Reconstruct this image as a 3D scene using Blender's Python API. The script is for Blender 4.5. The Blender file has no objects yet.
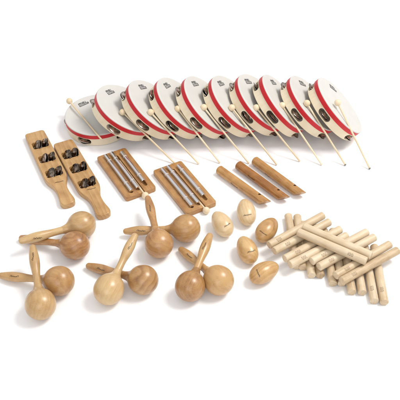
import bpy, bmesh, math, random
from mathutils import Vector, Matrix, Quaternion
from mathutils.bvhtree import BVHTree

sc = bpy.context.scene
COL = sc.collection
PI = math.pi
rnd = random.Random(7)

# ------------------------------------------------------------------ camera
PITCH = math.radians(42.5)
FPX = 720.0                      # focal length in pixels of a 400 px wide picture
DIST = FPX * 0.0025
CAM = Vector((0, -math.cos(PITCH), math.sin(PITCH))) * DIST
AX_X = Vector((1, 0, 0))
AX_U = Vector((0, math.sin(PITCH), math.cos(PITCH)))
AX_B = Vector((0, -math.cos(PITCH), math.sin(PITCH)))
cam_d = bpy.data.cameras.new('camera')
cam_d.sensor_width = 36
cam_d.lens = 36 * FPX / 400
cam_d.clip_start = 0.05
cam_d.clip_end = 100
cam = bpy.data.objects.new('camera', cam_d)
COL.objects.link(cam)
cam.matrix_world = Matrix(((1, 0, 0, CAM.x), (0, AX_U.y, AX_B.y, CAM.y), (0, AX_U.z, AX_B.z, CAM.z), (0, 0, 0, 1)))
sc.camera = cam


def view_dir(px, py):
    return (AX_X * (px - 200) + AX_U * (200 - py) - AX_B * FPX).normalized()


def at(px, py, z=0.0):
    """point of the table (height z) seen at a place of the survey picture"""
    d = view_dir(px, py)
    return CAM + d * ((z - CAM.z) / d.z)


# ------------------------------------------------------------------ materials
def new_mat(name):
    m = bpy.data.materials.new(name)
    m.use_nodes = True
    nt = m.node_tree
    b = nt.nodes['Principled BSDF']
    return m, nt, b


def N(nt, t, **kw):
    n = nt.nodes.new(t)
    for k, v in kw.items():
        setattr(n, k, v)
    return n


def math_node(nt, op, a=None, b=None):
    n = N(nt, 'ShaderNodeMath', operation=op)
    for i, v in enumerate((a, b)):
        if v is None:
            continue
        if isinstance(v, (int, float)):
            n.inputs[i].default_value = v
        else:
            nt.links.new(v, n.inputs[i])
    return n.outputs[0]


def wood(name, dark, mid, light, axis='X', ring=260.0, off=(0.0, 0.03, 0.02), rough=0.42, fibre=0.5, vary=0.12, tilt=0.12, coat=0.0, bump=0.15, rings=0.42, warpk=0.012, blot=0.9):
    """solid wood: growth rings round an axis, fibres along it, different for every object"""
    m, nt, b = new_mat(name)
    L = nt.links.new
    tc = N(nt, 'ShaderNodeTexCoord')
    oi = N(nt, 'ShaderNodeObjectInfo')
    mp = N(nt, 'ShaderNodeMapping')
    rot = {'X': (tilt, 0, tilt * 0.7), 'Y': (tilt, 0, tilt * 0.7), 'Z': (tilt, tilt * 0.7, 0)}[axis]
    mp.inputs['Rotation'].default_value = rot
    L(tc.outputs['Object'], mp.inputs['Vector'])
    # random shift per object
    cmb = N(nt, 'ShaderNodeCombineXYZ')
    for i, k in enumerate((0.9, 0.37, 0.61)):
        v = math_node(nt, 'MULTIPLY', oi.outputs['Random'], 17.3 * k * (i + 1))
        v = math_node(nt, 'FRACT', v)
        v = math_node(nt, 'SUBTRACT', v, 0.5)
        v = math_node(nt, 'MULTIPLY', v, 0.04)
        v = math_node(nt, 'ADD', v, off[i])
        L(v, cmb.inputs[i])
    add = N(nt, 'ShaderNodeVectorMath', operation='ADD')
    L(mp.outputs[0], add.inputs[0])
    L(cmb.outputs[0], add.inputs[1])
    # slow warp
    st = N(nt, 'ShaderNodeVectorMath', operation='MULTIPLY')
    L(add.outputs[0], st.inputs[0])
    st.inputs[1].default_value = {'X': (6, 26, 26), 'Y': (26, 6, 26), 'Z': (26, 26, 6)}[axis]
    warp = N(nt, 'ShaderNodeTexNoise')
    warp.inputs['Scale'].default_value = 1.0
    warp.inputs['Detail'].default_value = 2.0
    L(st.outputs[0], warp.inputs['Vector'])
    sep = N(nt, 'ShaderNodeSeparateXYZ')
    L(add.outputs[0], sep.inputs[0])
    p, q = {'X': ('Y', 'Z'), 'Y': ('X', 'Z'), 'Z': ('X', 'Y')}[axis]
    a2 = math_node(nt, 'MULTIPLY', sep.outputs[p], sep.outputs[p])
    b2 = math_node(nt, 'MULTIPLY', sep.outputs[q], sep.outputs[q])
    r = math_node(nt, 'SQRT', math_node(nt, 'ADD', a2, b2))
    r = math_node(nt, 'ADD', r, math_node(nt, 'MULTIPLY', warp.outputs['Fac'], warpk))
    saw = math_node(nt, 'FRACT', math_node(nt, 'MULTIPLY', r, ring))
    # late wood: slow rise and quick fall
    rp = N(nt, 'ShaderNodeValToRGB')
    rp.color_ramp.elements[0].position = 0.0
    rp.color_ramp.elements[0].color = (0, 0, 0, 1)
    rp.color_ramp.elements[1].position = 1.0
    rp.color_ramp.elements[1].color = (0, 0, 0, 1)
    e = rp.color_ramp.elements.new(0.78)
    e.color = (1, 1, 1, 1)
    L(saw, rp.inputs[0])
    # fibres
    sf = N(nt, 'ShaderNodeVectorMath', operation='MULTIPLY')
    L(add.outputs[0], sf.inputs[0])
    sf.inputs[1].default_value = {'X': (30, 900, 900), 'Y': (900, 30, 900), 'Z': (900, 900, 30)}[axis]
    fn = N(nt, 'ShaderNodeTexNoise')
    fn.inputs['Scale'].default_value = 1.0
    fn.inputs['Detail'].default_value = 3.0
    L(sf.outputs[0], fn.inputs['Vector'])
    bl = N(nt, 'ShaderNodeTexNoise')
    bl.inputs['Scale'].default_value = 38.0
    bl.inputs['Detail'].default_value = 3.0
    L(add.outputs[0], bl.inputs['Vector'])
    patch = N(nt, 'ShaderNodeTexNoise')
    patch.inputs['Scale'].default_value = 22.0
    L(add.outputs[0], patch.inputs['Vector'])
    f = math_node(nt, 'MULTIPLY', rp.outputs[0], math_node(nt, 'MULTIPLY', patch.outputs['Fac'], rings * 2))
    f = math_node(nt, 'ADD', f, math_node(nt, 'MULTIPLY', fn.outputs['Fac'], fibre))
    f = math_node(nt, 'ADD', f, math_node(nt, 'MULTIPLY', math_node(nt, 'SUBTRACT', bl.outputs['Fac'], 0.5), blot))
    f = math_node(nt, 'ADD', f, math_node(nt, 'MULTIPLY', math_node(nt, 'SUBTRACT', oi.outputs['Random'], 0.5), vary * 3))
    cr = N(nt, 'ShaderNodeValToRGB')
    els = cr.color_ramp.elements
    els[0].position = 0.05
    els[0].color = (*light, 1)
    els[1].position = 0.95
    els[1].color = (*dark, 1)
    em = els.new(0.48)
    em.color = (*mid, 1)
    L(f, cr.inputs[0])
    L(cr.outputs[0], b.inputs['Base Color'])
    b.inputs['Roughness'].default_value = rough
    if coat:
        b.inputs['Coat Weight'].default_value = coat
        b.inputs['Coat Roughness'].default_value = 0.32
    bp = N(nt, 'ShaderNodeBump')
    bp.inputs['Strength'].default_value = bump
    bp.inputs['Distance'].default_value = 0.0004
    L(fn.outputs['Fac'], bp.inputs['Height'])
    L(bp.outputs[0], b.inputs['Normal'])
    return m


def plain(name, col, rough=0.5, metal=0.0, noise=0.0, nscale=60.0, coat=0.0):
    m, nt, b = new_mat(name)
    b.inputs['Roughness'].default_value = rough
    b.inputs['Metallic'].default_value = metal
    b.inputs['Coat Weight'].default_value = coat
    if noise:
        tc = N(nt, 'ShaderNodeTexCoord')
        nz = N(nt, 'ShaderNodeTexNoise')
        nz.inputs['Scale'].default_value = nscale
        nz.inputs['Detail'].default_value = 4
        nt.links.new(tc.outputs['Object'], nz.inputs['Vector'])
        cr = N(nt, 'ShaderNodeValToRGB')
        cr.color_ramp.elements[0].position = 0.3
        cr.color_ramp.elements[1].position = 0.7
        cr.color_ramp.elements[0].color = (*[c * (1 - noise) for c in col], 1)
        cr.color_ramp.elements[1].color = (*[min(1, c * (1 + noise * 0.6)) for c in col], 1)
        nt.links.new(nz.outputs['Fac'], cr.inputs[0])
        nt.links.new(cr.outputs[0], b.inputs['Base Color'])
    else:
        b.inputs['Base Color'].default_value = (*col, 1)
    return m


MAT = {
    'table': plain('white_table', (0.93, 0.93, 0.935), 0.75, noise=0.01, nscale=8),
    'maraca': wood('maraca_wood', (0.20, 0.084, 0.024), (0.375, 0.192, 0.066), (0.51, 0.305, 0.124), 'X', 110, (0, .035, .03), 0.32, 0.6, 0.20, 0.25, coat=0.35, rings=0.17, warpk=0.03, blot=1.0),
    'maraca_light': wood('pale_maraca_wood', (0.30, 0.16, 0.060), (0.46, 0.28, 0.118), (0.57, 0.39, 0.19), 'X', 110, (0, .035, .03), 0.32, 0.6, 0.16, 0.2, coat=0.35, rings=0.17, warpk=0.03, blot=0.9),
    'maraca_red': wood('reddish_maraca_wood', (0.20, 0.080, 0.025), (0.385, 0.188, 0.067), (0.51, 0.295, 0.122), 'X', 110, (0, .035, .03), 0.32, 0.6, 0.08, 0.25, coat=0.35, rings=0.22, warpk=0.03, blot=1.0),
    'maraca_ringed': wood('ringed_maraca_wood', (0.21, 0.092, 0.028), (0.395, 0.212, 0.080), (0.51, 0.315, 0.135), 'X', 75, (0, .02, .02), 0.32, 0.55, 0.05, 0.6, coat=0.35, rings=0.33, warpk=0.02, blot=0.8),
    'egg': wood('egg_wood', (0.27, 0.125, 0.037), (0.47, 0.265, 0.098), (0.60, 0.385, 0.17), 'X', 150, (0, .012, .016), 0.3, 0.55, 0.12, 0.3, coat=0.35, rings=0.22, warpk=0.02),
    'egg_light': wood('pale_egg_wood', (0.43, 0.265, 0.11), (0.59, 0.41, 0.212), (0.68, 0.515, 0.31), 'X', 150, (0, .012, .016), 0.32, 0.5, 0.10, 0.3, coat=0.3, rings=0.28, warpk=0.02),
    'clave': wood('clave_wood', (0.39, 0.26, 0.14), (0.565, 0.43, 0.272), (0.66, 0.54, 0.38), 'X', 150, (0, .02, .025), 0.5, 0.65, 0.20, 0.05, rings=0.18, warpk=0.02),
    'bamboo': wood('whistle_bamboo', (0.23, 0.098, 0.024), (0.42, 0.21, 0.064), (0.55, 0.325, 0.122), 'X', 110, (0, .02, .02), 0.33, 1.1, 0.16, 0.03, rings=0.10, warpk=0.02, coat=0.25),
    'bamboo_dark': wood('dark_whistle_bamboo', (0.20, 0.072, 0.014), (0.35, 0.145, 0.033), (0.47, 0.23, 0.066), 'X', 110, (0, .02, .02), 0.33, 1.1, 0.1, 0.03, rings=0.10, warpk=0.02, coat=0.25),
    'board': wood('chime_board_wood', (0.24, 0.10, 0.029), (0.38, 0.188, 0.062), (0.49, 0.28, 0.108), 'X', 110, (0, .03, .05), 0.42, 0.8, 0.18, 0.06, rings=0.25, warpk=0.02, coat=0.1),
    'paddle': wood('paddle_wood', (0.28, 0.135, 0.040), (0.44, 0.245, 0.088), (0.55, 0.34, 0.145), 'X', 110, (0, .04, .05), 0.36, 0.7, 0.10, 0.08, coat=0.25, rings=0.28, warpk=0.02),
    'shell': wood('drum_shell_wood', (0.66, 0.52, 0.34), (0.76, 0.645, 0.46), (0.81, 0.715, 0.545), 'Z', 110, (0, .2, .1), 0.45, 0.5, 0.05, 0.05, rings=0.2),
    'stick': wood('beater_wood', (0.56, 0.42, 0.25), (0.69, 0.55, 0.36), (0.76, 0.63, 0.45), 'X', 200, (0, .01, .01), 0.45, 0.5, 0.10, 0.03, rings=0.2),
    'skin': plain('drum_skin', (0.595, 0.577, 0.538), 0.6, noise=0.035, nscale=28),
    'red': plain('red_band', (0.56, 0.006, 0.014), 0.5, noise=0.08, nscale=70),
    'jingle': plain('dark_nickel', (0.52, 0.46, 0.40), 0.17, 1.0, noise=0.78, nscale=130),
    'jingle_dark': plain('antique_jingle_metal', (0.29, 0.225, 0.175), 0.15, 1.0, noise=0.88, nscale=110),
    'pin': plain('steel_pin', (0.35, 0.34, 0.33), 0.35, 1.0),
    'chrome': plain('tube_metal', (0.74, 0.71, 0.70), 0.12, 1.0),
    'ringw': plain('pale_felt', (0.60, 0.53, 0.46), 0.8),
    'ink': plain('branding_ink', (0.075, 0.042, 0.022), 0.6),
    'brown_ink': plain('burnt_brown', (0.10, 0.048, 0.020), 0.65),
    'stamp': plain('faded_stamp', (0.36, 0.25, 0.15), 0.65, noise=0.35, nscale=700),
    'charcoal': plain('charcoal_print', (0.07, 0.068, 0.065), 0.6),
    'tip_grey': plain('grey_tip', (0.16, 0.145, 0.13), 0.7),
    'hole_shade': plain('painted_hole_shade', (0.02, 0.012, 0.008), 0.9),  # near-black colour standing in for the shade down the whistle hole
}


# ------------------------------------------------------------------ mesh helpers
def bm_mesh(bm, name, mats, angle=35):
    bmesh.ops.recalc_face_normals(bm, faces=bm.faces)
    me = bpy.data.meshes.new(name)
    bm.to_mesh(me)
    bm.free()
    finish(me, mats, angle)
    return me


def finish(me, mats, angle=35):
    if not isinstance(mats, (list, tuple)):
        mats = [mats]
    me.materials.clear()
    for m in mats:
        me.materials.append(MAT[m] if isinstance(m, str) else m)
    me.polygons.foreach_set('use_smooth', [True] * len(me.polygons))
    me.set_sharp_from_angle(angle=math.radians(angle))
    me.update()


def place(me, name, parent=None, M=None):
    o = bpy.data.objects.new(name, me)
    COL.objects.link(o)
    if parent is not None:
        o.parent = parent
    if M is not None:
        o.matrix_basis = M
    return o


def thing(name, M, label, cat, group=None):
    o = bpy.data.objects.new(name, None)
    o.empty_display_size = 0.02
    COL.objects.link(o)
    o.matrix_basis = M
    return tag(o, label, cat, group)


def tag(o, label, cat, group=None):
    o['label'] = label
    o['category'] = cat
    if group:
        o['group'] = group
    return o


def lathe_bm(profile, seg=48, axis='X', bm=None, closed=False):
    """profile: (s along axis, radius); axis X or Z"""
    bm = bm or bmesh.new()
    rings = []
    for s, r in profile:
        ring = []
        if r < 1e-6:
            p = (s, 0, 0) if axis == 'X' else (0, 0, s)
            ring = [bm.verts.new(p)]
        else:
            for i in range(seg):
                a = 2 * PI * i / seg
                p = (s, r * math.cos(a), r * math.sin(a)) if axis == 'X' else (r * math.cos(a), r * math.sin(a), s)
                ring.append(bm.verts.new(p))
        rings.append(ring)
    pairs = list(zip(rings, rings[1:]))
    if closed:
        pairs.append((rings[-1], rings[0]))
    for A, B in pairs:
        if len(A) == 1 and len(B) == 1:
            continue
        for i in range(seg):
            j = (i + 1) % seg
            if len(A) == 1:
                bm.faces.new((A[0], B[i], B[j]))
            elif len(B) == 1:
                bm.faces.new((A[i], B[0], A[j]))
            else:
                bm.faces.new((A[i], B[i], B[j], A[j]))
    return bm


def prism_bm(outline, z0, z1, bm=None, bev=0.0, bseg=2):
    bm2 = bmesh.new()
    bot = [bm2.verts.new((x, y, z0)) for x, y in outline]
    top = [bm2.verts.new((x, y, z1)) for x, y in outline]
    bm2.faces.new(bot[::-1])
    bm2.faces.new(top)
    n = len(outline)
    for i in range(n):
        bm2.faces.new((bot[i], bot[(i + 1) % n], top[(i + 1) % n], top[i]))
    bmesh.ops.recalc_face_normals(bm2, faces=bm2.faces)
    if bev:
        es = [e for e in bm2.edges if abs(e.verts[0].co.z - e.verts[1].co.z) < 1e-7]
        bmesh.ops.bevel(bm2, geom=es, offset=bev, segments=bseg, profile=0.5, affect='EDGES', clamp_overlap=True)
    if bm is None:
        return bm2
    tmp = bpy.data.meshes.new('t')
    bm2.to_mesh(tmp)
    bm2.free()
    bm.from_mesh(tmp)
    bpy.data.meshes.remove(tmp)
    return bm


def capsule2d(cx, cy, lx, ly, n=8):
    """rounded slot outline, lx long side full length, ly full width"""
    r = min(lx, ly) / 2
    pts = []
    for qx, qy, a0 in ((1, 1, 0), (-1, 1, 90), (-1, -1, 180), (1, -1, 270)):
        ox, oy = qx * (lx / 2 - r), qy * (ly / 2 - r)
        for k in range(n + 1):
            a = math.radians(a0 + 90 * k / n)
            pts.append((cx + ox + r * math.cos(a), cy + oy + r * math.sin(a)))
    out = []
    for p in pts:
        if not out or (abs(p[0] - out[-1][0]) + abs(p[1] - out[-1][1])) > 1e-6:
            out.append(p)
    if abs(out[0][0] - out[-1][0]) + abs(out[0][1] - out[-1][1]) < 1e-6:
        out.pop()
    return out


def round_rect(x0, y0, x1, y1, r, n=6):
    pts = []
    for cx, cy, a0 in ((x1 - r, y1 - r, 0), (x0 + r, y1 - r, 90), (x0 + r, y0 + r, 180), (x1 - r, y0 + r, 270)):
        for k in range(n + 1):
            a = math.radians(a0 + 90 * k / n)
            pts.append((cx + r * math.cos(a), cy + r * math.sin(a)))
    return pts


def cut(bm, cutters):
    """subtract the cutter bmeshes from bm, returns a bmesh"""
    def tmp(b):
        bmesh.ops.recalc_face_normals(b, faces=b.faces)
        me = bpy.data.meshes.new('tmp')
        b.to_mesh(me)
        b.free()
        o = bpy.data.objects.new('tmp', me)
        COL.objects.link(o)
        return o
    base = tmp(bm)
    cs = [tmp(c) for c in cutters]
    for c in cs:
        md = base.modifiers.new('cut', 'BOOLEAN')
        md.operation = 'DIFFERENCE'
        md.solver = 'EXACT'
        md.object = c
    bpy.context.view_layer.update()
    dg = bpy.context.evaluated_depsgraph_get()
    me = bpy.data.meshes.new_from_object(base.evaluated_get(dg))
    res = bmesh.new()
    res.from_mesh(me)
    for o in [base] + cs:
        d = o.data
        bpy.data.objects.remove(o)
        bpy.data.meshes.remove(d)
    bpy.data.meshes.remove(me)
    return res


def basis(x, z_hint=Vector((0, 0, 1)), loc=Vector()):
    """matrix whose local X runs along x and whose local Z is as near z_hint as can be"""
    x = x.normalized()
    y = z_hint.cross(x)
    if y.length < 1e-5:
        y = Vector((0, 1, 0)).cross(x)
    y.normalize()
    z = x.cross(y)
    return Matrix(((x.x, y.x, z.x, loc.x), (x.y, y.y, z.y, loc.y), (x.z, y.z, z.z, loc.z), (0, 0, 0, 1)))


# marks: pen strokes laid as thin ribbons on a surface
def scribble(length, height, seed, n=9):
    """hand-lettered looking script, baseline along +x, centred"""
    r = random.Random(seed)
    st, cur = [], []
    x = -length / 2
    step = length / n
    for i in range(n):
        h = height * (1.0 if i == 0 else r.choice((0.45, 0.5, 0.55, 0.95)))
        k = 14
        for j in range(k):
            t = j / k
            a = 2 * PI * t
            cur.append((x + step * t - step * 0.34 * math.sin(a) + 0.3 * h * 0.5 * (1 - math.cos(a)), -height * .3 + h * 0.5 * (1 - math.cos(a)) + height * 0.1 * math.sin(i * 1.3)))
        x += step
        if r.random() < 0.18:
            st.append(cur)
            cur = []
    if len(cur) > 1:
        st.append(cur)
    return st


def ribbon_faces(bm, pts, w, lift, project, mat=0):
    """pts 2D -> ribbon; project maps 2D to a surface point and normal"""
    P = []
    for i, p in enumerate(pts):
        a = pts[max(0, i - 1)]
        b = pts[min(len(pts) - 1, i + 1)]
        d = Vector((b[0] - a[0], b[1] - a[1]))
        if d.length < 1e-9:
            continue
        d.normalize()
        n = Vector((-d.y, d.x)) * w / 2
        q0, q1 = project(p[0] + n.x, p[1] + n.y), project(p[0] - n.x, p[1] - n.y)
        if q0 is None or q1 is None:
            continue
        P.append((bm.verts.new(q0[0] + q0[1] * lift), bm.verts.new(q1[0] + q1[1] * lift)))
    for (a, b), (c, d) in zip(P, P[1:]):
        f = bm.faces.new((a, b, d, c))
        f.material_index = mat


def surface_mark(host, px, py, angle, strokes, w, mat, name='maker_mark', lift=0.00025, world_x=None):
    """lay pen strokes on an object's surface round the spot seen at px,py; angle = direction on the picture in degrees"""
    me = host.data
    bpy.context.view_layer.update()
    MW = host.matrix_world
    bm0 = bmesh.new()
    bm0.from_mesh(me)
    bvh = BVHTree.FromBMesh(bm0)
    bm0.free()
    inv = MW.inverted()
    d = view_dir(px, py)
    o_l = inv @ CAM
    d_l = (inv.to_3x3() @ d).normalized()
    hit, nor, _, _ = bvh.ray_cast(o_l, d_l)
    if hit is None:
        print('MARK MISSED', host.name, px, py)
        return None
    if nor.dot(d_l) > 0:
        nor = -nor
    if world_x is not None:
        xw = world_x
    else:
        a = math.radians(angle)
        xw = AX_X * math.cos(a) + AX_U * math.sin(a)
        # slide the wish into the tangent plane along the line of sight
        nw = (MW.to_3x3() @ nor).normalized()
        xw = xw - d * (xw.dot(nw) / d.dot(nw))
    xl = inv.to_3x3() @ xw
    xl = (xl - nor * xl.dot(nor)).normalized()
    yl = nor.cross(xl)

    def project(u, v):
        p = hit + xl * u + yl * v + nor * 0.01
        h, n, _, _ = bvh.ray_cast(p, -nor)
        if h is None:
            return None
        if n.dot(nor) < 0:
            n = -n
        return h, n
    bm = bmesh.new()
    for s in strokes:
        dense = []
        for a, b in zip(s, s[1:]):
            k = max(1, int(math.hypot(b[0] - a[0], b[1] - a[1]) / 0.0012))
            for i in range(k):
                t = i / k
                dense.append((a[0] + (b[0] - a[0]) * t, a[1] + (b[1] - a[1]) * t))
        dense.append(s[-1])
        ribbon_faces(bm, dense, w, lift, project)
    m = bpy.data.meshes.new(name)
    bm.to_mesh(m)
    bm.free()
    m.materials.append(MAT[mat])
    o = bpy.data.objects.new(name, m)
    COL.objects.link(o)
    o.parent = host
    return o


# ------------------------------------------------------------------ setting
bm = bmesh.new()
bmesh.ops.create_circle(bm, cap_ends=True, segments=96, radius=9.0)
ground = place(bm_mesh(bm, 'table_surface', 'table'), 'table_surface')
ground['kind'] = 'structure'

w = bpy.data.worlds.new('World')
sc.world = w
w.use_nodes = True
nt = w.node_tree
bg = nt.nodes['Background']
tc = N(nt, 'ShaderNodeTexCoord')
sp = N(nt, 'ShaderNodeSeparateXYZ')
nt.links.new(tc.outputs['Generated'], sp.inputs[0])
cr = N(nt, 'ShaderNodeValToRGB')
cr.color_ramp.elements[0].position = 0.0
cr.color_ramp.elements[0].color = (0.20, 0.20, 0.21, 1)
cr.color_ramp.elements[1].position = 1.0
cr.color_ramp.elements[1].color = (1.0, 1.0, 1.01, 1)
e = cr.color_ramp.elements.new(0.34)
e.color = (0.80, 0.80, 0.81, 1)
nt.links.new(sp.outputs['Z'], cr.inputs[0])
nt.links.new(cr.outputs[0], bg.inputs['Color'])
bg.inputs['Strength'].default_value = 1.0


def area(name, loc, target, size, power, col=(1, 1, 1)):
    l = bpy.data.lights.new(name, 'AREA')
    l.shape = 'SQUARE'
    l.size = size
    l.energy = power
    l.color = col
    o = bpy.data.objects.new(name, l)
    COL.objects.link(o)
    d = (Vector(target) - Vector(loc)).normalized()
    o.rotation_euler = d.to_track_quat('-Z', 'Y').to_euler()
    o.location = loc
    return o


area('softbox_lamp', (1.75, 0.25, 3.0), (0, 0, 0), 1.15, 94, (1.0, 0.985, 0.96))
area('front_fill_lamp', (-0.4, -3.0, 1.7), (0, 0.1, 0), 2.0, 27, (1.0, 1.0, 1.0))  # added fill, lightens the ground under the drums and their shell sides

# ------------------------------------------------------------------ tambourines
DR, DD = 0.090, 0.039
shell_bm = lathe_bm([(-DD, DR - .006), (-DD + .001, DR - .001), (-DD + .002, DR), (-.0008, DR), (-.0004, DR - .006)], 96, 'Z', closed=True)
cutters = []
SLOT_Z = -DD * .665
for i in range(5):
    a = i * 2 * PI / 5
    c = bmesh.new()
    o2 = capsule2d(0, SLOT_Z, .041, .0170)
    A = [c.verts.new((DR - .012, u, v)) for u, v in o2]
    B = [c.verts.new((DR + .006, u, v)) for u, v in o2]
    c.faces.new(A)
    c.faces.new(B[::-1])
    for k in range(len(o2)):
        c.faces.new((A[k], B[k], B[(k + 1) % len(o2)], A[(k + 1) % len(o2)]))
    bmesh.ops.rotate(c, verts=c.verts, cent=(0, 0, 0), matrix=Matrix.Rotation(a, 3, 'Z'))
    cutters.append(c)
ME_SHELL = bm_mesh(cut(shell_bm, cutters), 'drum_shell', 'shell', 30)
ME_SKIN = bm_mesh(lathe_bm([(-.0006, 0), (-.0005, .05), (-.0002, DR - .006), (0.0008, DR - .002), (.0009, DR + .0004), (.0002, DR + .0016), (-.0012, DR + .0021), (-.0024, DR + .0019), (-.0028, DR - .004), (-.003, 0)], 96, 'Z'), 'drum_skin', 'skin', 50)
ME_BAND = bm_mesh(lathe_bm([(-.0022, DR + .0002), (-.0020, DR + .0016), (-.0026, DR + .0022), (-.0134, DR + .0022), (-.0144, DR + .0016), (-.0146, DR + .0002)], 96, 'Z', closed=True), 'rim_band', 'red', 40)
cy = [(.0022, 0), (.0022, .002), (.0030, .004), (.0026, .0062), (.0008, .0082), (.0004, .012), (-.0004, .0171), (.0, .0178), (.0004, .0173),
      (.0011, .012), (.0015, .0084), (.0033, .0066), (.0038, .004), (.0030, .0018), (.0030, 0)]
ME_JIN = bm_mesh(lathe_bm([(z, r) for z, r in cy], 40, 'Z'), 'jingle', 'jingle', 40)
ME_PIN = bm_mesh(lathe_bm([(-.0125, 0), (-.0125, .0011), (.0125, .0011), (.0125, 0)], 12, 'Z'), 'jingle_pin', 'pin')


def glyph_row(x0, x1, y0, y1, n, seed, slant=0.25):
    r = random.Random(seed)
    out = []
    wd = (x1 - x0) / n
    for i in range(n):
        a = x0 + wd * (i + .12)
        b = x0 + wd * (i + .80)
        s = lambda x, y: (x + (y - y0) * slant, y)
        kind = r.randrange(4)
        m = (y0 + y1) / 2
        if kind == 0:
            out += [[s(a, y1), s(a, y0), s(b, y0)]]
        elif kind == 1:
            out += [[s(a, y0), s(a, y1), s(b, y1), s(b, m), s(a, m)]]
        elif kind == 2:
            out += [[s(a, y0), s(a, y1), s(b, y0), s(b, y1)]]
        else:
            out += [[s(b, y1), s(a, y1), s(a, y0), s(b, y0), s(b, y1)]]
    return out


def mark_mesh():
    bm = bmesh.new()
    up = Vector((0, 0, 1))
    flat = lambda z: (lambda x, y: (Vector((x, y, z)), up))
    for s in glyph_row(-.0125, .0105, .0012, .0072, 6, 3, .3):
        ribbon_faces(bm, s, .0013, 0, flat(.0), 0)
    q = [(-.0135, -.0068), (.0130, -.0068), (.0140, .0002), (-.0125, .0002)]
    bm.faces.new([bm.verts.new((x, y, 0)) for x, y in q]).material_index = 0
    for s in glyph_row(-.0120, .0120, -.0054, -.0014, 8, 11, .1):
        ribbon_faces(bm, s, .0007, 0, flat(.00015), 1)
    me = bpy.data.meshes.new('printed_mark')
    bm.to_mesh(me)
    bm.free()
    me.materials.append(MAT['charcoal'])
    me.materials.append(MAT['skin'])
    return me


ME_MARK = mark_mesh()
DRUMS = [  # face centre, face normal, slot angle, angle of the printed mark
    ((-0.2829, 0.3063, 0.0424), (-0.0103, -0.0372, 0.9993), -183, 134, 24),
    ((-0.1964, 0.2852, 0.0786), (0.4973, 0.0236, 0.8673), -176.5, 148, 24),
    ((-0.1175, 0.2855, 0.0864), (0.6191, 0.0297, 0.7848), -176.5, 139, 12),
    ((-0.0457, 0.287, 0.0891), (0.6668, 0.0064, 0.7452), -171, 151, 30),
    ((0.0249, 0.2879, 0.0906), (0.6945, -0.0105, 0.7194), -177.5, 143, 14),
    ((0.099, 0.2948, 0.0894), (0.6731, -0.0153, 0.7394), -177, 149, 22),
    ((0.1706, 0.3029, 0.0888), (0.6612, -0.0347, 0.7494), -188, 141, 4),
    ((0.2301, 0.2932, 0.0921), (0.725, 0.0319, 0.688), -183, 129, 2),
    ((0.3072, 0.2926, 0.0899), (0.6818, -0.0096, 0.7315), -195, 122, -18),
    ((0.379, 0.281, 0.0909), (0.7, 0.012, 0.714), -197, 105, -38),
]
DLAB = ['red-rimmed tambourine lying almost flat at the far left of the row',
        'second tambourine from the left, leaning on the flat lying one',
        'third tambourine from the left in the leaning red-rimmed row',
        'fourth tambourine from the left in the leaning red-rimmed row',
        'fifth tambourine from the left in the leaning red-rimmed row',
        'sixth tambourine from the left, behind the leftmost bamboo whistle',
        'seventh tambourine from the left, fourth from the right end',
        'eighth tambourine from the left, third from the right end',
        'ninth tambourine, covered only by the rightmost fully visible one',
        'rightmost tambourine of the row, its whole white skin in view']
for i, (c, n, sa, ma, mb) in enumerate(DRUMS):
    c, n = Vector(c), Vector(n).normalized()
    a = Vector((1, 0, 0))
    a = (a - n * a.dot(n)).normalized()
    b = n.cross(a)
    M = Matrix(((a.x, b.x, n.x, c.x), (a.y, b.y, n.y, c.y), (a.z, b.z, n.z, c.z), (0, 0, 0, 1)))
    base = M @ Matrix.Translation((0, 0, -DD))
    t = thing('tambourine', base, DLAB[i], 'tambourine', 'tambourines leaning in a row')
    up = Matrix.Translation((0, 0, DD))
    sl = math.radians(sa)
    place(ME_SHELL, 'shell', t, up @ Matrix.Rotation(sl, 4, 'Z'))
    skin = place(ME_SKIN, 'drum_skin', t, up @ Matrix.Rotation(rnd.random() * 6, 4, 'Z'))
    place(ME_BAND, 'rim_band', t, up)
    for k in range(5):
        ang = sl + k * 2 * PI / 5
        S = up @ Matrix.Rotation(ang, 4, 'Z') @ Matrix.Translation((DR - .0085, 0, SLOT_Z))
        p = place(ME_PIN, 'jingle_pin', t, S @ Matrix.Translation((-.0005, 0, 0)))
        for sgn in (1, -1):
            tilt = Matrix.Rotation(rnd.uniform(-.12, .12), 4, 'Y') @ Matrix.Rotation(rnd.uniform(-.12, .12), 4, 'X')
            J = S @ Matrix.Translation((rnd.uniform(-.001, .0012), rnd.uniform(-.002, .002), sgn * .0012)) @ tilt
            if sgn < 0:
                J = J @ Matrix.Rotation(PI, 4, 'X')
            place(ME_JIN, 'jingle', t, J)
    mr = .067
    al = math.radians(ma)
    # the print runs the way it is seen to run
    ph = math.radians(mb)
    xw = AX_X * math.cos(ph) + AX_U * math.sin(ph)
    vd = (c - CAM).normalized()
    xw = xw - vd * (xw.dot(n) / vd.dot(n))
    mb = math.degrees(math.atan2(xw.dot(b), xw.dot(a)))
    pm = skin.matrix_basis.inverted() @ up @ Matrix.Translation((mr * math.cos(al), mr * math.sin(al), .0003)) @ Matrix.Rotation(math.radians(mb), 4, 'Z') @ Matrix.Scale(1.12, 4)
    place(ME_MARK, 'printed_mark', skin, pm)

# ------------------------------------------------------------------ drum beaters
BR, SR = 0.0090, 0.0024


def beater_meshes(L, br=BR, sr=SR):
    st = bm_mesh(lathe_bm([(0, 0), (0, sr * .7), (.0008, sr), (L - br * .5, sr), (L - br * .5, 0)], 20, 'X'), 'beater_stick', 'stick')
    n = 20
    pr = [(L - br * math.cos(PI * k / n) * 1.0, br * math.sin(PI * k / n)) for k in range(n + 1)]
    hd = bm_mesh(lathe_bm([(s, 0 if r < 1e-6 else r) for s, r in pr], 32, 'X'), 'beater_head', 'stick')
    return st, hd


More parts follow.
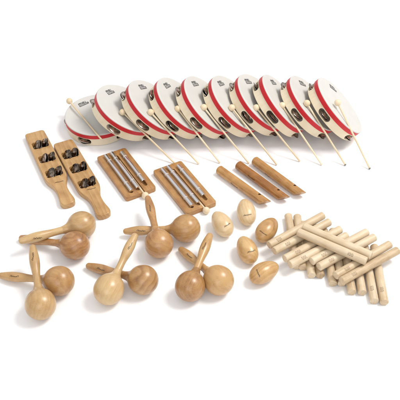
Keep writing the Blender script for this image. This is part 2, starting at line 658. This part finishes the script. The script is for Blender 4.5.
BEAT = [  # head centre, tip
    ((-.3672, .3533, .0535), (-.2615, .1905, .0430)),
    ((-.2055, .2425, .0945), (-.0660, .1400, .0025)),
    ((-.1300, .2260, .1060), (-.0026, .1379, .0025)),
    ((-.0590, .2400, .1070), (.0529, .1420, .0025)),
    ((.0100, .2420, .1105), (.1294, .1408, .0025)),
    ((.0840, .2400, .1110), (.2029, .1338, .0025)),
    ((.1490, .2400, .1110), (.2650, .1491, .0025)),
    ((.2180, .2500, .1110), (.3214, .1338, .0025)),
    ((.2815, .2430, .1230), (.3834, .1325, .0025)),
    ((.3620, .2410, .1260), (.4450, .1174, .0025)),
]
BLAB = ['thin wooden beater lying across the flat leftmost tambourine',
        'wooden beater on the second tambourine, tip reaching the right chime board',
        'wooden beater on the third tambourine, tip just right of the right chime board',
        'wooden beater on the fourth tambourine, tip at the leftmost bamboo whistle',
        'wooden beater on the fifth tambourine, tip behind the middle bamboo whistle',
        'wooden beater on the sixth tambourine, tip just past the right whistle\'s far end',
        'wooden beater on the seventh tambourine from the left, fourth beater from the right',
        'wooden beater on the eighth tambourine from the left, third beater from the right',
        'wooden beater on the ninth tambourine, second beater from the right',
        'rightmost wooden beater, lying across the fully visible white drum skin']
for i, (h, tp) in enumerate(BEAT):
    h, tp = Vector(h), Vector(tp)
    L = (h - tp).length
    t = thing('drum_beater', basis(h - tp, loc=tp), BLAB[i], 'beater', 'beaters laid on the tambourines')
    s, hd = beater_meshes(L)
    place(s, 'stick', t)
    place(hd, 'beater_head', t)
    if i >= 8:
        tipm = bm_mesh(lathe_bm([(-.0004, 0), (-.0003, SR * .7), (.0006, SR + .0003), (.0032, SR + .0003), (.0034, 0)], 20, 'X'), 'dark_tip', 'tip_grey')
        place(tipm, 'dark_tip', t)

# ------------------------------------------------------------------ jingle sticks
def paddle_outline():
    half = [(0.0, .0205), (.003, .0255), (.008, .0272), (.05, .0282), (.12, .0288), (.195, .0292), (.208, .0285), (.219, .0262), (.229, .0225), (.239, .0185), (.250, .0158), (.262, .0148),
            (.276, .0150), (.288, .0162), (.298, .0178), (.306, .0186), (.312, .0180), (.317, .0155), (.320, .0110), (.3215, .005)]
    return [(s, -r) for s, r in half] + [(s, r) for s, r in reversed(half)]


PT = 0.0165
slots = (.064, .128, .193)
pb = prism_bm(paddle_outline(), 0, PT, bev=.003, bseg=3)
cs = [prism_bm(capsule2d(s, 0, .027, .041), -.01, PT + .01) for s in slots]
for c, s in zip(cs, slots):
    pass
ME_PAD = bm_mesh(cut(pb, [prism_bm(round_rect(s - .0150, -.0212, s + .0150, .0212, .006), -.01, PT + .01) for s in slots]), 'paddle', 'paddle', 40)
for c in cs:
    c.free()
cj = [(.0020, 0), (.0020, .002), (.0028, .0035), (.0022, .0055), (.0006, .0072), (.0, .012), (-.0006, .0170), (-.0002, .0178), (.0003, .0173),
      (.0008, .011), (.0014, .0074), (.0029, .0060), (.0035, .0035), (.0028, .0016), (.0028, 0)]
ME_SJ = bm_mesh(lathe_bm(cj, 40, 'Z'), 'stick_jingle', 'jingle_dark', 40)
ME_SP = bm_mesh(lathe_bm([(-.027, 0), (-.027, .0010), (.027, .0010), (.027, 0)], 12, 'Z'), 'jingle_pin', 'pin')
JS = [((-.457, .261), (-.3195, -.035), 'wooden jingle stick at the far left, nearer the left edge of the picture'),
      ((-.3725, .2185), (-.2370, -.0550), 'wooden jingle stick between the other jingle stick and the chime board')]
for ji, (p0, p1, lab) in enumerate(JS):
    p0, p1 = Vector((*p0, 0)), Vector((*p1, 0))
    M = basis(p1 - p0, loc=p0)
    t = thing('jingle_stick', M, lab, 'jingle stick', 'jingle sticks')
    pad = place(ME_PAD, 'paddle', t)
    for s in slots:
        place(ME_SP, 'jingle_pin', t, Matrix.Translation((s, 0, PT * .62)) @ Matrix.Rotation(PI / 2, 4, 'X'))
        for off in (-.0105, .0085):
            for sg in (0, 1):
                # the discs have slumped to one side on their pin
                tl = math.radians(rnd.uniform(36, 42) if sg else rnd.uniform(33, 40))
                J = Matrix.Translation((s + rnd.uniform(-.0012, .0012), off + (.0032 if sg else 0), PT * .80 + rnd.uniform(0, .001))) @ Matrix.Rotation(rnd.uniform(-.15, .15), 4, 'Z') \
                    @ Matrix.Rotation(math.radians(90) - tl, 4, 'X') @ Matrix.Rotation(rnd.random() * 6, 4, 'Z')
                if sg:
                    J = J @ Matrix.Rotation(PI, 4, 'X')
                place(ME_SJ, 'jingle', t, J)
    px, py = ((59.2, 182), (91.2, 189))[ji]
    surface_mark(pad, px, py, 14, scribble(.022, .0035, 21 + ji, 9), .0008, 'brown_ink')

# ------------------------------------------------------------------ chime boards
CL, CW, CT = .186, .084, .014
TUBES = ((-.0205, .012, .172), (-.0020, .010, .170), (.0225, .020, .154))   # across, start, end


def board_mesh():
    b = prism_bm(round_rect(0, -CW / 2, CL, CW / 2, .007), 0, CT, bev=.0018, bseg=2)
    cts = [prism_bm(capsule2d((s0 + min(CL - .006, s1 + .019)) / 2, y, min(CL - .006, s1 + .019) - s0 - .010, .0100), CT - .0075, CT + .02) for y, s0, s1 in TUBES]
    # notch that holds the beater
    cts.append(prism_bm(capsule2d(CL - .02, .0060, .29, .0082), CT - .0078, CT + .02))
    return bm_mesh(cut(b, cts), 'chime_board', 'board', 35)


ME_BOARD = board_mesh()
TR = .0053
BOARDS = [((-.192, .093), Vector((.094, -.167, 0)), 'tone chime board with three metal tubes, nearer the jingle sticks'),
          ((-.0405, .038), Vector((.0895, -.1575, 0)), 'tone chime board with three metal tubes, nearer the bamboo whistles')]
BT_LAB = ['chime beater with pale wooden head lying on the left chime board', 'chime beater with pale wooden head lying on the right chime board']
for i, (c, d, lab) in enumerate(BOARDS):
    c = Vector((*c, 0))
    d.normalize()
    M = basis(d, loc=c - d * CL / 2)
    t = thing('chime_board', M, lab, 'chime', 'chime boards')
    place(ME_BOARD, 'base_board', t)
    for y, s0, s1 in TUBES:
        Ln = s1 - s0
        tb = lathe_bm([(0, 0), (0, TR - .0006), (.0006, TR), (Ln - .0006, TR), (Ln, TR - .0006), (Ln, 0)], 28, 'X')
        z = CT + TR - .0012
        tu = place(bm_mesh(tb, 'metal_tube', 'chrome', 40), 'metal_tube', t, Matrix.Translation((s0, y, z)))
        for f in (.17, .80):
            rg = lathe_bm([(-.0014, TR + .0001), (-.0010, TR + .0004), (.0010, TR + .0004), (.0014, TR + .0001)], 24, 'X', closed=True)
            place(bm_mesh(rg, 'felt_ring', 'ringw'), 'felt_ring', tu, Matrix.Translation((Ln * f, 0, 0)))
    # beater lying in its notch, head past the end of the board
    zb = .0092
    sb = Vector((CL + .0090, .0060, zb))
    L = .155
    tp = Vector((CL + .0090 - L, .0060, zb))
    B = M @ Matrix.Translation(tp)
    t2 = thing('chime_beater', B, BT_LAB[i], 'beater', 'chime beaters')
    s, hd = beater_meshes(L, .0091, .0029)
    place(s, 'stick', t2)
    place(hd, 'beater_head', t2)

# ------------------------------------------------------------------ bamboo whistles
WR = .0120
WL = .183


def whistle_mesh():
    p = [(0, 0), (0.0002, .006), (.0012, .0102), (.0034, .0121), (.007, WR), (.0165, WR), (.0170, WR - .0005), (.0178, WR - .0005), (.0183, WR), (WL + .03, WR), (WL + .03, 0)]
    b = lathe_bm(p, 56, 'X')
    # slanting cut: the far side (local +y) is left longer
    c1 = bmesh.new()
    bmesh.ops.create_cube(c1, size=.2)
    bmesh.ops.translate(c1, verts=c1.verts, vec=(.1, 0, 0))
    bmesh.ops.rotate(c1, verts=c1.verts, cent=(0, 0, 0), matrix=Matrix.Rotation(math.radians(-46), 3, 'Z'))
    bmesh.ops.rotate(c1, verts=c1.verts, cent=(0, 0, 0), matrix=Matrix.Rotation(math.radians(52), 3, 'X'))
    bmesh.ops.translate(c1, verts=c1.verts, vec=(WL - .0135, 0, 0))
    h = lathe_bm([(-.02, 0), (-.02, .0040), (.02, .0040), (.02, 0)], 20, 'Z')
    bmesh.ops.translate(h, verts=h.verts, vec=(WL - .036, .0030, WR + .0145))
    # wedge of the sounding lip beside the hole
    wd = bmesh.new()
    bmesh.ops.create_cube(wd, size=1)
    bmesh.ops.scale(wd, verts=wd.verts, vec=(.012, .0068, .006))
    bmesh.ops.rotate(wd, verts=wd.verts, cent=(0, 0, 0), matrix=Matrix.Rotation(math.radians(14), 3, 'Y'))
    bmesh.ops.translate(wd, verts=wd.verts, vec=(WL - .043, .0030, WR + .0012))
    sl = bmesh.new()
    bmesh.ops.create_cube(sl, size=1)
    bmesh.ops.scale(sl, verts=sl.verts, vec=(.02, .0055, .0028))
    bmesh.ops.translate(sl, verts=sl.verts, vec=(WL - .003, .0060, .0080))
    return bm_mesh(cut(b, [c1, h, wd, sl]), 'whistle', 'bamboo', 35)


ME_WH = whistle_mesh()
ME_HOLE_SHADE = bm_mesh(lathe_bm([(0, 0), (0, .0039), (-.0015, .0039), (-.0015, 0)], 20, 'Z'), 'bore_shade', 'hole_shade')  # disc painted near black as the dark inside the hole; body is solid
WH = [((218.6, 169.2), (270, 206.5), 'bamboo whistle nearest the eggs, leftmost of the three', (234, 185.5)),
      ((237.8, 164.6), (288, 201.5), 'middle one of the three bamboo whistles, darkest brown', (251, 178)),
      ((254.2, 160.2), (305, 197.5), 'bamboo whistle farthest from the eggs, rightmost of the three', (268, 176))]
for i, (a, b, lab, mk) in enumerate(WH):
    A, Bv = at(*a, WR), at(*b, WR)
    M = basis(Bv - A, loc=A)
    t = thing('bamboo_whistle', M @ Matrix.Translation((0, 0, -WR)), lab, 'whistle', 'bamboo whistles')
    me = ME_WH
    if i == 1:
        me = ME_WH.copy()
        me.materials[0] = MAT['bamboo_dark']
    body = place(me, 'whistle_body', t, Matrix.Translation((0, 0, WR)))
    place(ME_HOLE_SHADE, 'sound_hole_shade', t, Matrix.Translation((WL - .036, .0030, WR + .0074)))
    surface_mark(body, mk[0], mk[1], -38, scribble(.024, .0034, 31 + i, 9), .0010, 'ink')

# ------------------------------------------------------------------ maracas
HR, ML = .0328, .150


def smooth_profile(keys, n):
    """Catmull-Rom through (s, r) keys"""
    out = []
    for i in range(len(keys) - 1):
        p0, p1, p2, p3 = keys[max(0, i - 1)], keys[i], keys[i + 1], keys[min(len(keys) - 1, i + 2)]
        for k in range(n):
            t = k / n
            out.append(tuple(0.5 * ((2 * p1[j]) + (-p0[j] + p2[j]) * t + (2 * p0[j] - 5 * p1[j] + 4 * p2[j] - p3[j]) * t * t + (-p0[j] + 3 * p1[j] - 3 * p2[j] + p3[j]) * t ** 3) for j in (0, 1)))
    out.append(keys[-1])
    return out


def maraca_meshes(stretch, neck, belly, kind):
    ball = []
    a1 = 152
    n = 40
    for k in range(n + 1):
        a = math.radians(a1 * k / n)
        x = -HR * math.cos(a)
        if x > 0:
            x *= stretch
        ball.append((x, HR * math.sin(a)))
    ex, er = ball[-1]
    tail = smooth_profile([(ex - .003, er + .0035), (ex + .0055, neck + .0036), (ex + .016, neck + .0006)], 6)[1:]
    ball = [p for p in ball if p[0] < tail[0][0] - .0006 or p[1] > tail[0][1] + .002][:-1] + tail
    ball[0] = (ball[0][0], 0)
    xe = tail[-1][0]
    ball.append((xe + .0003, neck - .002))
    head = bm_mesh(lathe_bm(ball, 64, 'X'), 'maraca_head', kind, 60)
    hk = smooth_profile([(xe - .004, neck - .0001), (xe + .0005, neck + .0004), (xe + .004, neck + .0002), (xe + .025, neck + .0003), (xe + .050, belly * .97), (xe + .066, belly), (ML - .020, belly * .86), (ML - .008, belly * .68)], 8)
    e = belly * .68
    hk += [(ML - .008 + .0082 * math.sin(math.radians(q)), e * math.cos(math.radians(q)) ** .8 if q < 89 else 0) for q in (20, 40, 58, 72, 82, 90)]
    hk = [(hk[0][0], 0)] + hk
    handle = bm_mesh(lathe_bm(hk, 40, 'X'), 'maraca_handle', kind, 60)
    return head, handle


MAR = [  # ball, tip, tip height, material, label, mark place, mark direction
    ((82, 225), (19, 241.5), .044, 'maraca_light', 'pale maraca at upper left with its handle lying on top of its darker partner', (37.5, 238.5), 8),
    ((75.5, 245.5), (28, 239), .013, 'maraca_red', 'brown maraca at upper left, partly under the pale maraca handle', None, 0),
    ((40.5, 304.5), (32, 243), .066, 'maraca_light', 'maraca at lower left standing nearest the left edge, handle pointing away from the viewer', (33.2, 256.5), 84),
    ((59.5, 281), (0.5, 275.5), .010, 'maraca', 'brown maraca at lower left whose handle points to the left edge', (14, 276.5), -4),
    ((108.5, 290), (136, 233.5), .066, 'maraca_light', 'pale streaked maraca, lower centre left, handle pointing up and right', (130.5, 246), 62),
    ((143.5, 280), (88.5, 266), .010, 'maraca_ringed', 'maraca with dark growth rings, handle under the pale streaked maraca', (100.5, 269.5), -18),
    ((159, 244), (148.4, 200.5), .046, 'maraca_red', 'reddish maraca in the middle, handle pointing up toward the chime board', (150.3, 208), 103),
    ((186.5, 228.3), (127, 231.3), .018, 'maraca', 'golden maraca in the middle, directly below the right chime board', (141, 231), -3),
    ((190, 286.5), (209.5, 236.3), .050, 'maraca', 'golden maraca in front of its partner beside the eggs, handle pointing up and right', (204.5, 246), 66),
    ((219, 280.5), (181, 249.5), .010, 'maraca', 'golden brown maraca right of its partner, handle pointing up and left, close to the eggs', (189, 256), -38),
]
MARS = []
for i, (b, tp, tz, kind, lab, mk, mang) in enumerate(MAR):
    P = at(*b, HR)
    T = at(*tp, tz)
    d = (T - P).normalized()
    M = basis(d, loc=P) @ Matrix.Rotation(rnd.uniform(-2, 2), 4, 'X')
    t = thing('maraca', Matrix.Translation((P.x, P.y, 0)), lab, 'maraca', 'pairs of wooden maracas')
    L = (T - P).length
    he, ha = maraca_meshes(rnd.uniform(1.08, 1.18), rnd.uniform(.0078, .0086), rnd.uniform(.0108, .0116), kind)
    loc = Matrix.Translation((-P.x, -P.y, 0)) @ M
    place(he, 'maraca_head', t, loc)
    h = place(ha, 'handle', t, loc)
    MARS.append((t, P, d))
    if mk:
        surface_mark(h, mk[0], mk[1], mang, scribble(.0195, .0036, 41 + i, 7), .0008, 'ink')

# ------------------------------------------------------------------ egg shakers
EA, EB = .0375, .0230


def egg_mesh(kind, k=0.11):
    pr = []
    n = 40
    for i in range(n + 1):
        a = PI * i / n
        x = -EA * math.cos(a)
        r = EB * math.sin(a) * (1 - k * x / EA) * (1 - .05 * (x / EA) ** 2)
        pr.append((x, 0 if i in (0, n) else r))
    return bm_mesh(lathe_bm(pr, 64, 'X'), 'egg', kind, 80)


EGG = [  # centre, direction of the narrow end on the table (deg), tilt of that end, material, label, mark, mark angle
    ((222, 224), 116, .12, 'egg_light', 'pale wooden egg shaker left of the others, beside the golden maraca', (227.6, 225), 33, .018),
    ((246.2, 212.3), 97, .15, 'egg_light', 'pale wooden egg shaker farthest from the viewer, at the leftmost whistle', (247.5, 215), 12, .019),
    ((267, 230), 56, .1, 'egg', 'orange wooden egg shaker touching the clave pile', (263, 233), -33, .020),
    ((247, 250), 108, .12, 'egg', 'brown grained wooden egg shaker in the middle of the five', (251.5, 251.5), 17, .020),
    ((264.2, 272.3), 33, .05, 'egg', 'wooden egg shaker nearest the viewer, lying sideways', (257.8, 273), -66, .019),
]
for i, (c, ang, tl, kind, lab, mk, mang, ml) in enumerate(EGG):
    P = at(*c, EB)
    a = math.radians(ang)
    d = Vector((math.cos(a) * math.cos(tl), math.sin(a) * math.cos(tl), math.sin(tl)))
    M = basis(d, loc=P) @ Matrix.Rotation(rnd.uniform(-3, 3), 4, 'X')
    o = place(egg_mesh(kind), 'egg_shaker', None, M)
    low = min((M @ v.co).z for v in o.data.vertices)
    o.matrix_basis = Matrix.Translation((0, 0, -low)) @ M
    tag(o, lab, 'egg shaker', 'wooden egg shakers')
    surface_mark(o, mk[0], mk[1], mang, scribble(ml * .95, .0029, 61 + i, 7), .0008, 'ink')

# ------------------------------------------------------------------ claves
CR, CLN = .0096, .168


def clave_mesh():
    c = .0014
    p = [(0, 0), (0, CR - c * 1.3), (.0005, CR - c * .5), (c, CR - .0001), (c * 1.6, CR), (CLN - c * 1.6, CR), (CLN - c, CR - .0001), (CLN - .0005, CR - c * .5), (CLN, CR - c * 1.3), (CLN, 0)]
    return bm_mesh(lathe_bm(p, 40, 'X'), 'clave', 'clave', 40)


ME_CLAVE = clave_mesh()
CLV = [  # (end nearest the viewer), (far end), layer height, label, stamp place along (from near end) or None
    ((297, 267), (288, 214.5), 0, 'upright looking clave at far left of the bottom layer, its round far end showing', .07),
    ((303, 268), (297, 214.5), 0, 'bottom layer clave beside the one at the far left end, second far end showing', .07),
    ((311.8, 275.8), (303, 223), 0, 'bottom layer clave with near end just left of another, below the third crossing pair', None),
    ((320.4, 276), (312, 223), 0, 'bottom layer clave, right one of the second pair of near ends', None),
    ((333, 284), (324, 231), 0, 'bottom layer clave whose single near end shows left of the front crossing pair', None),
    ((342, 284), (333, 231), 0, 'bottom layer clave mostly hidden under the front crossing pair', None),
    ((352, 292.5), (343, 239.5), 0, 'bottom layer clave, left one of the two near ends right under the front crossing pair', None),
    ((362.3, 293), (353, 240), 0, 'bottom layer clave, right one of the two near ends right under the front crossing pair', None),
    ((374.4, 301.5), (364.5, 248), 0, 'long showing bottom clave at lower right, left one of the last pair', .030),
    ((384.4, 302.8), (374.5, 248), 0, 'rightmost bottom clave, its near end closest to the viewer of all', .030),
    ((271, 244), (321, 216.5), 1, 'crossing clave at the far left, its left end nearest the orange egg', .026),
    ((275.8, 250.2), (327.6, 222.8), 1, 'second crossing clave from the far side, next to the orange egg one', .036),
    ((285, 258.8), (340, 229.5), 1, 'third crossing clave from the far side of the pile', .034),
    ((290.2, 264.6), (346.5, 235.8), 1, 'fourth crossing clave from the far side of the pile', .036),
    ((311, 261.8), (367.4, 231.8), 1, 'fifth crossing clave, fourth from the near side', .032),
    ((317.6, 267.6), (375.3, 236.7), 1, 'sixth crossing clave, third from the near side', .032),
    ((335.2, 275.8), (390, 244.2), 1, 'second crossing clave from the near side, right end in open air', .030),
    ((341.4, 281.2), (397.5, 250.4), 1, 'crossing clave nearest the viewer, fully visible at the right', .032),
    ((374, 256.7), (301, 225.5), 2, 'top layer clave on the far side of its pair, lying across all crossing ones', None),
    ((368.4, 262.2), (296, 231), 2, 'top layer clave on the near side of its pair, uppermost and fully visible', .036),
]
rc = random.Random(5)
for i, (a, b, layer, lab, st) in enumerate(CLV):
    z = CR + layer * CR * 2 + .0001 * layer
    A, Bv = at(*a, z), at(*b, z)
    mid, d = (A + Bv) / 2, (Bv - A).normalized()
    if layer == 0:
        mid = A + d * CLN / 2
    M = basis(d, loc=mid - d * CLN / 2) @ Matrix.Rotation(0, 4, 'X')
    # root sits at the clave's base; its roll turns the grain
    o = place(ME_CLAVE, 'clave', None, M @ Matrix.Rotation(rc.uniform(-3, 3), 4, 'X'))
    tag(o, lab, 'clave', 'claves piled crosswise')
    if st is not None:
        bpy.context.view_layer.update()
        bm = bmesh.new()
        roll = (o.matrix_basis.inverted() @ M)
        ang0 = math.atan2(*(reversed(((M.to_3x3().inverted() @ (CAM - mid).normalized()).yz))))
        r = random.Random(i)
        CRR = CR + .0002
        rows = []
        for k in range(3):
            u0 = st - .0075 + r.uniform(0, .001)
            u1 = st + .0075 - r.uniform(0, .002)
            n = 12
            th = ang0 - .28 + .28 * k
            prev = None
            for q in range(n + 1):
                u = u0 + (u1 - u0) * q / n
                wv = .10 * (1 if (q + k) % 3 else .35)
                pa = [roll @ Vector((u, CRR * math.cos(th + s * wv), CRR * math.sin(th + s * wv))) for s in (-1, 1)]
                cur = [bm.verts.new(p) for p in pa]
                if prev and (q + k * 2) % 5:
                    bm.faces.new((prev[0], prev[1], cur[1], cur[0]))
                prev = cur
        me = bpy.data.meshes.new('ink_stamp')
        bm.to_mesh(me)
        bm.free()
        me.materials.append(MAT['stamp'])
        place(me, 'ink_stamp', o)

# ------------------------------------------------------------------ output settings
sc.view_settings.view_transform = 'Standard'
sc.view_settings.look = 'None'
sc.view_settings.exposure = -0.12
sc.view_settings.gamma = 1.0
sc.view_settings.use_curve_mapping = False
sc.render.engine = 'CYCLES'
sc.cycles.max_bounces = 8
sc.cycles.use_denoising = True
